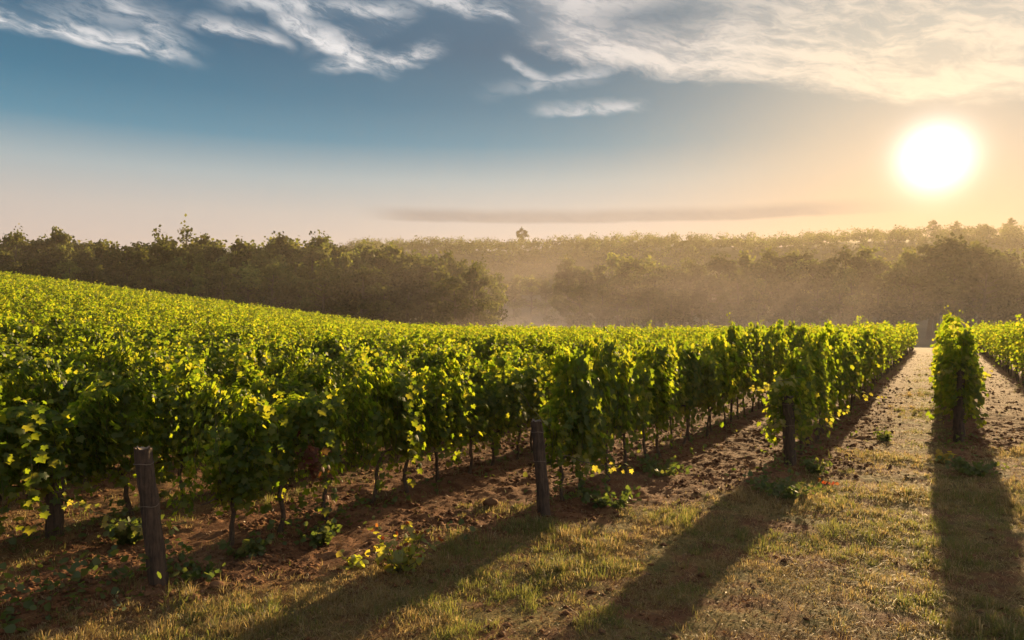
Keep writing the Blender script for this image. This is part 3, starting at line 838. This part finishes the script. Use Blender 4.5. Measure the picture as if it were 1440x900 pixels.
for c in bz.children:
    if c.name.startswith('crown'):
        c.data = c.data.copy(); c.data.materials[0] = M['pale_leaf']
# the wooded hillside, one mass
def far_wood():
    rng = np.random.default_rng(9)
    n = 3000
    Y = 262 + (640 - 262) * np.sqrt(rng.uniform(0, 1, n)); X = rng.uniform(-0.5, 0.85, n) * Y
    Z = land(X, Y)
    P, N, S = [], [], []
    for i in range(n):
        hh = (6.0 + 10.0 * rng.random() ** 1.6) * (1.0 if Y[i] < 480 else 0.85); sp = hh * rng.uniform(0.30, 0.48)
        m = 64
        d = unit(rng.normal(size=(m, 3))); d[:, 2] = np.abs(d[:, 2]) * 1.1 - 0.25
        lob = 1 + 0.35 * np.sin(3 * np.arctan2(d[:, 1], d[:, 0]) + rng.uniform(0, 6)) * rng.uniform(0.3, 1)
        c = np.array([X[i], Y[i], Z[i] + hh * 0.55])
        P.append(c + d * (lob * rng.uniform(0.6, 1.05, m))[:, None] * [sp, sp, hh * 0.45]); N.append(d + rng.normal(0, 0.5, (m, 3)) + [0, 0, 0.3])
        S.append(0.95 * rng.uniform(0.6, 1.5, m))
    P, N = np.vstack(P), np.vstack(N)
    g = Geo(); leaves(g, P, N, rng.normal(0, 1, P.shape) - [0, 0, 0.4], np.concatenate(S), CARD)
    o = g.build('far_woods', M['wood_leaf'])
    tag(o, 'hazy far woods covering the hillside under the sun', 'woods', kind='stuff')
far_wood()

# ------------------------------------------------------------------ grass, weeds, litter
def scatter(n, rng, ymax=48.0):
    """points over the visible ground, denser towards the camera"""
    Y = 3.6 * (ymax / 3.6) ** rng.uniform(0, 1, n)
    X = rng.uniform(-0.85, 0.98, n) * Y
    return X, Y
def blades(geo, X, Y, h, w, rng, lean=0.5):
    n = len(X)
    a = rng.uniform(0, 2 * math.pi, n); l = h * lean * np.abs(rng.normal(0, 1, n)) 
    b = rng.uniform(0, math.pi, n)
    z = gz(X, Y) - 0.01
    base = np.column_stack([X, Y, z])
    u = np.column_stack([np.cos(b), np.sin(b), np.zeros(n)]) * (w / 2)[:, None]
    d = np.column_stack([np.cos(a) * l, np.sin(a) * l, np.zeros(n)])
    mid = base + d * 0.4 + np.column_stack([np.zeros(n), np.zeros(n), h * 0.62])
    tip = base + d * 1.15 + np.column_stack([np.zeros(n), np.zeros(n), h * np.clip(1 - 0.25 * l / np.maximum(h, 1e-3), 0.3, 1)])
    V = np.stack([base - u, base + u, mid + u * 0.75, mid - u * 0.75, tip], 1).reshape(-1, 3)
    o = (np.arange(n) * 5)[:, None]
    geo.add(V, np.array([[0, 1, 2, 3]]) + o, np.array([[3, 2, 4]]) + o)
def grass_cover():
    rng = np.random.default_rng(31)
    gg, dg = Geo(), Geo()
    X, Y = scatter(690000, rng)
    g = grassy(X, Y); d = rowdist(X, Y); hd = headland(X, Y)
    patch = fbm(X, Y, 0.9, 3, 41); tuft = fbm(X, Y, 0.16, 2, 42); tone = fbm(X, Y, 1.3, 3, 43)
    under = np.exp(-(d / 0.28) ** 2) * (1 - hd)
    dens = np.clip(g * sm(patch * 0.6 + tuft * 0.4, 0.44, 0.60) + 0.45 * under * sm(tuft, 0.35, 0.6) + 0.02, 0, 1)
    keep = rng.random(len(X)) < dens
    X, Y, tone, patch, tuft, d, hd, under = [q[keep] for q in (X, Y, tone, patch, tuft, d, hd, under)]
    k = 0.7 + 0.06 * np.maximum(Y - 6, 0)                # farther blades stand for a few neighbours
    green = rng.random(len(X)) < np.clip(sm(tone, 0.40, 0.57) * 0.88 + 0.45 * under + 0.06, 0, 0.95)
    h = (0.016 + 0.055 * sm(tuft, 0.42, 0.8)) * rng.uniform(0.5, 1.5, len(X)) * (1 + 0.5 * sm(patch, 0.5, 0.75))
    w = 0.0055 * rng.uniform(0.6, 1.4, len(X)) * k
    blades(gg, X[green], Y[green], h[green] * 1.15, w[green], rng, 0.7)
    dr = ~green
    blades(dg, X[dr], Y[dr], h[dr] * 0.85, w[dr] * 0.85, rng, 1.2)
    # tussocks: blades fanning out of one foot
    def tussocks(cx, cy_, n, hh, rad, dryf):
        nb = rng.integers(14, 46, n)
        k = np.repeat(np.arange(n), nb); m = len(k)
        a = rng.uniform(0, 2 * math.pi, m); r = rad[k] * np.sqrt(rng.random(m))
        h = hh[k] * rng.uniform(0.35, 1.15, m) * (1 - 0.35 * r / rad[k])
        X, Y = cx[k] + r * np.cos(a), cy_[k] + r * np.sin(a)
        dry = rng.random(m) < np.clip(dryf[k] + rng.normal(0, 0.15, m), 0, 1)
        kw = (0.8 + 0.05 * np.maximum(Y - 6, 0)) * 0.0058 * rng.uniform(0.6, 1.4, m)
        for g_, q, ln in ((gg, ~dry, 0.75), (dg, dry, 1.0)):
            fan(g_, X[q], Y[q], h[q], kw[q], a[q], (0.2 + 0.9 * r[q] / rad[k][q]) * ln)
    def fan(geo, X, Y, h, w, a, lean):
        n = len(X); a = a + rng.normal(0, 0.5, n); l = h * lean * rng.uniform(0.5, 1.4, n)
        b = a + math.pi / 2 + rng.normal(0, 0.4, n)
        base = np.column_stack([X, Y, gz(X, Y) - 0.01]); Z0 = np.zeros(n)
        u = np.column_stack([np.cos(b), np.sin(b), Z0]) * (w / 2)[:, None]; d = np.column_stack([np.cos(a) * l, np.sin(a) * l, Z0])
        mid = base + d * 0.38 + np.column_stack([Z0, Z0, h * 0.68]); tip = base + d * 1.2 + np.column_stack([Z0, Z0, h * np.clip(1.05 - 0.45 * lean, 0.35, 1)])
        o = (np.arange(n) * 5)[:, None]
        geo.add(np.stack([base - u, base + u, mid + u * 0.75, mid - u * 0.75, tip], 1).reshape(-1, 3), np.array([[0, 1, 2, 3]]) + o, np.array([[3, 2, 4]]) + o)
    X, Y = scatter(31000, rng)
    g = grassy(X, Y); patch = fbm(X, Y, 0.9, 3, 41); tone = fbm(X, Y, 1.1, 3, 43)
    kp = rng.random(len(X)) < g * sm(patch, 0.41, 0.57)
    X, Y, patch, tone = X[kp], Y[kp], patch[kp], tone[kp]; n = len(X)
    tussocks(X, Y, n, (0.04 + 0.11 * sm(patch, 0.45, 0.8)) * rng.uniform(0.4, 1.3, n) ** 1.3, rng.uniform(0.02, 0.08, n), 1 - 0.92 * sm(tone, 0.40, 0.57))
    # the thicker growth the photo shows
    for px, py, rad, n, hh, dry in ((800, 805, 0.36, 130, 0.16, 0.3), (860, 800, 0.25, 50, 0.12, 0.4), (985, 780, 0.08, 4, 0.2, 0.0), (760, 748, 0.32, 110, 0.15, 0.15), (640, 820, 0.45, 110, 0.11, 0.25), (400, 880, 0.35, 100, 0.12, 0.35), (560, 860, 0.4, 80, 0.10, 0.2),
                                    (1060, 765, 0.5, 130, 0.12, 0.15), (1190, 720, 0.5, 110, 0.12, 0.6), (1250, 645, 0.6, 150, 0.16, 0.7), (1270, 695, 0.55, 150, 0.14, 0.75), (300, 870, 0.35, 80, 0.11, 0.3), (1285, 850, 0.25, 60, 0.10, 0.2),
                                    (1400, 892, 0.2, 40, 0.13, 0.1), (1130, 690, 0.4, 110, 0.14, 0.3), (1230, 735, 0.5, 90, 0.11, 0.6), (1395, 700, 0.5, 90, 0.10, 0.3), (700, 720, 0.4, 60, 0.12, 0.5), (640, 760, 0.35, 60, 0.12, 0.5), (1425, 640, 0.5, 80, 0.12, 0.8), (1000, 740, 0.3, 40, 0.12, 0.7)):
        cx, cy_ = px2ground(px, py)
        q = rng.normal(0, rad * 0.6, (n, 2)); Xq, Yq = cx + q[:, 0] * 1.25, cy_ + q[:, 1]
        tussocks(Xq, Yq, n, hh * np.exp(-(q ** 2).sum(1) / (2 * rad ** 2)) * rng.uniform(0.35, 1.25, n), rng.uniform(0.025, 0.09, n), np.full(n, dry))
    X, Y = scatter(262000, rng)                        # matted, lying blades
    kp = rng.random(len(X)) < grassy(X, Y) * (0.25 + 0.75 * sm(fbm(X, Y, 0.5, 3, 47), 0.4, 0.65))
    X, Y = X[kp], Y[kp]; n = len(X)
    fan(dg, X, Y, rng.uniform(0.02, 0.07, n), 0.005 * rng.uniform(0.6, 1.4, n) * (0.8 + 0.05 * np.maximum(Y - 6, 0)), rng.uniform(0, 6.28, n), rng.uniform(1.2, 3.0, n))
    tag(gg.build('green_grass', M['green_grass']), 'short green grass tufts on the headland and under the vines', 'grass', kind='stuff')
    tag(dg.build('dry_grass', M['dry_grass']), 'bleached dry grass over the headland and the grassy alley', 'grass', kind='stuff')
    # bits of straw, stalk and dead leaf lying on the soil
    lg = Geo()
    X, Y = scatter(225000, rng)
    kp = rng.random(len(X)) < 1 - 0.3 * headland(X, Y)
    X, Y = X[kp], Y[kp]; m = len(X)
    z = gz(X, Y) + 0.006
    nr = rng.normal(0, 0.45, (m, 3)) + [0, 0, 1]; tp = rng.normal(0, 1, (m, 3)) * [1, 1, 0.25]
    sz = (0.012 + 0.05 * rng.random(m) ** 2.2) * (0.8 + 0.03 * Y)
    P, F = np.array([(0, 0, 0), (0.13, 0.45, 0.1), (0.02, 1, 0.04), (-0.13, 0.5, 0.06)]), [np.array([(0, 1, 2, 3)])]
    leaves(lg, np.column_stack([X, Y, z]), nr, tp, sz, (P, F))
    tag(lg.build('litter', M['litter']), 'brown straw, stalks and dead leaf scraps strewn over the soil', 'litter', kind='stuff')
    # low broad-leaved weeds along the foot of the rows
    wg = Geo()
    X, Y = scatter(60000, rng)
    d = rowdist(X, Y); hd = headland(X, Y); cl = fbm(X, Y, 0.7, 2, 61)
    dens = np.exp(-((d - 0.05) / 0.30) ** 2) * (1 - hd) * sm(cl, 0.40, 0.62) 
    kp = rng.random(len(X)) < dens
    X, Y, cl = X[kp], Y[kp], cl[kp]; m = len(X)
    z = gz(X, Y) + rng.uniform(0.0, 1.0, m) * (0.04 + 0.28 * sm(cl, 0.45, 0.75))
    leaves(wg, np.column_stack([X, Y, z]), rng.normal(0, 0.5, (m, 3)) + [0, 0, 0.9], rng.normal(0, 1, (m, 3)) - [0, 0, 0.2], rng.uniform(0.03, 0.075, m), PLAIN)
    tag(wg.build('weeds', M['weed']), 'low leafy weeds growing along the foot of the vine rows', 'weeds', kind='stuff')
grass_cover()

def soil_clods():
    rng = np.random.default_rng(71)
    X, Y = scatter(80000, rng, 30.0)
    kp = rng.random(len(X)) < (1 - 0.93 * grassy(X, Y)) * sm(fbm(X, Y, 0.8, 2, 72), 0.3, 0.6)
    X, Y = X[kp], Y[kp]; n = len(X)
    P = np.array([(1, 0, 0), (0.3, 0.95, 0), (-0.8, 0.6, 0), (-0.8, -0.6, 0), (0.3, -0.95, 0), (0.1, 0.05, 0.8), (0, 0, -0.5)], float)
    F = np.array([(i, (i + 1) % 5, 5) for i in range(5)] + [((i + 1) % 5, i, 6) for i in range(5)])
    sz = (0.008 + 0.034 * rng.random(n) ** 3) * (0.85 + 0.03 * Y)
    a = rng.uniform(0, 6.28, n); c, s_ = np.cos(a)[:, None], np.sin(a)[:, None]
    Q = P[None] * rng.uniform(0.6, 1.35, (n, 7, 3)); 
    V = np.stack([Q[..., 0] * c - Q[..., 1] * s_, Q[..., 0] * s_ + Q[..., 1] * c, Q[..., 2] * 0.8 + 0.15], -1) * sz[:, None, None]
    V += np.stack([X, Y, gz(X, Y)], -1)[:, None, :]
    g = Geo(); g.add(V.reshape(-1, 3), (F[None] + (np.arange(n) * 7)[:, None, None]).reshape(-1, 3))
    tag(g.build('soil_clods', M['soil']), 'crumbled reddish clods over the tilled strips between the rows', 'soil', kind='stuff')
soil_clods()
def leafy_plant(px, py, hgt, wid, nst, nlf, size, label, leafm='weed', tipm=None, name='weed', cat='weed', seed=1):
    rng = np.random.default_rng(seed)
    X, Y = px2ground(px, py); z = float(gz(X, Y))
    root = empty(name, (X, Y, z))
    sg, lg, tg = Geo(), Geo(), Geo()
    for k in range(nst):
        a = rng.uniform(0, 2 * math.pi); r = wid / 2 * math.sqrt(rng.uniform(0.02, 1)); hh = hgt * rng.uniform(0.55, 1.05)
        t = np.linspace(0, 1, 6)
        c = np.column_stack([r * math.cos(a) * t ** 0.8 + 0.015 * rng.normal(size=6), r * math.sin(a) * t ** 0.8, -0.02 + hh * t - 0.1 * hh * t ** 3])
        sg.tube(c, np.linspace(0.005, 0.0018, 6), 4)
        m = nlf
        tt = np.linspace(0.25, 1.0, m) * 5; i = np.minimum(tt.astype(int), 4); f = (tt - i)[:, None]
        p = c[i] * (1 - f) + c[i + 1] * f + rng.normal(0, size * 0.35, (m, 3))
        p[:, 2] = np.maximum(p[:, 2], 0.02)
        nr = rng.normal(0, 0.5, (m, 3)) + [0, -0.25, 0.7]; tp = rng.normal(0, 0.7, (m, 3)) + [0, -0.1, -0.15]
        s = size * rng.uniform(0.6, 1.2, m)
        leaves(lg, p, nr, tp, s, PLAIN)
        if tipm: leaves(tg, c[-1:] + rng.normal(0, 0.01, (3, 3)), rng.normal(0, 0.6, (3, 3)) + [0, 0, 0.5], rng.normal(0, 0.4, (3, 3)) + [0, 0, 0.8], np.full(3, size * 0.6), PLAIN)
    sg.build('stem', M['stem'], root)
    lg.build('leaves', M[leafm], root)
    if tipm:
        t = tg.build('young_leaves', M[tipm], root); t['label'] = 'reddish young tips'
    tag(root, label, cat)
    return root
leafy_plant(562, 806, 0.40, 0.75, 16, 11, 0.065, 'broad yellow-green weed with reddish tips in front of the second post', 'shoot', 'red_leaf', seed=3)
leafy_plant(500, 800, 0.16, 0.30, 6, 6, 0.06, 'small yellow-green seedling beside the red-tipped weed', 'shoot', seed=4)
leafy_plant(1165, 682, 0.14, 0.34, 6, 5, 0.05, 'red-leaved seedling on the soil beside the leaf-wrapped post', 'red_leaf', seed=5)
leafy_plant(1326, 652, 0.20, 0.42, 10, 10, 0.065, 'bright yellow-leaved weed at the foot of the leafy column', 'yellow_leaf', seed=6)
leafy_plant(1372, 668, 0.24, 1.0, 32, 11, 0.06, 'low green bush spread before the leafy column', 'weed', seed=7)
leafy_plant(1105, 702, 0.26, 0.9, 30, 10, 0.06, 'dark green weed clump before the leaf-wrapped post', 'weed', seed=8)
leafy_plant(1148, 668, 0.26, 0.45, 16, 12, 0.055, 'small green weed clump behind the red-leaved seedling', 'weed', seed=9)
leafy_plant(862, 715, 0.26, 0.85, 26, 9, 0.065, 'green weed clump beside the second post along the alley', 'weed', seed=10)
leafy_plant(930, 672, 0.24, 1.0, 24, 9, 0.065, 'green weed clump further up the alley beside the bare post', 'weed', seed=11)
leafy_plant(345, 792, 0.22, 0.45, 14, 10, 0.055, 'dark weed clump under the vines beside the leaning post', 'weed', seed=12)
leafy_plant(282, 822, 0.13, 0.5, 16, 7, 0.05, 'dark weed clump at the foot of the leaning post', 'weed', seed=13)
leafy_plant(450, 765, 0.24, 0.6, 18, 12, 0.055, 'dark weed clump under the fourth vine of the nearest row', 'weed', seed=14)
leafy_plant(185, 770, 0.30, 0.5, 18, 12, 0.075, 'shaded leafy weed between the leaning post and thick dark post', 'weed', seed=15)
leafy_plant(808, 705, 0.14, 0.18, 4, 6, 0.06, 'tiny pale seedling close beside the bare post', 'shoot', seed=16)
leafy_plant(1245, 618, 0.26, 0.5, 14, 10, 0.06, 'pale green weed in the grassy alley', 'weed', seed=17)
leafy_plant(162, 870, 0.24, 0.08, 2, 4, 0.035, 'thin lone stalk standing on the bare soil in front', 'pale_leaf', name='weed_stalk', seed=18)

def clod(px, py, size, label, seed):
    rng = np.random.default_rng(seed)
    X, Y = px2ground(px, py); z = float(gz(X, Y))
    g = Geo(); nu, nv = 14, 9; V = []
    for j in range(nv + 1):
        ph = -math.pi / 2 + math.pi * j / nv
        for i in range(nu):
            t = 2 * math.pi * i / nu
            k = 1 + 0.32 * (float(vnoise(np.array(2.2 * math.cos(t) + seed * 7 + 9), np.array(2.2 * math.sin(t) + 1.7 * ph + 5), seed)) - 0.5) + rng.normal(0, 0.03)
            V.append((size * k * math.cos(ph) * math.cos(t), size * 0.8 * k * math.cos(ph) * math.sin(t), size * 0.6 * k * math.sin(ph) + size * 0.3))
    g.add(V, [(j * nu + i, j * nu + (i + 1) % nu, (j + 1) * nu + (i + 1) % nu, (j + 1) * nu + i) for j in range(nv) for i in range(nu)])
    o = g.build('clod', M['soil'], smooth=False); o.location = (X, Y, z)
    tag(o, label, 'clod')
clod(123, 826, 0.045, 'reddish clod of earth lying on the bare soil before the vines', 1)
clod(305, 838, 0.06, 'brown clod of earth on the grass edge before the leaning post', 2)
clod(270, 855, 0.055, 'half buried brown clod nearest the bottom of the picture', 3)
clod(690, 715, 0.09, 'wide reddish clod in the alley behind the bare post', 4)
print('objects', len(bpy.data.objects), 'verts', sum(len(m.vertices) for m in bpy.data.meshes), 'individual', len(individual), 'rest', len(rest))
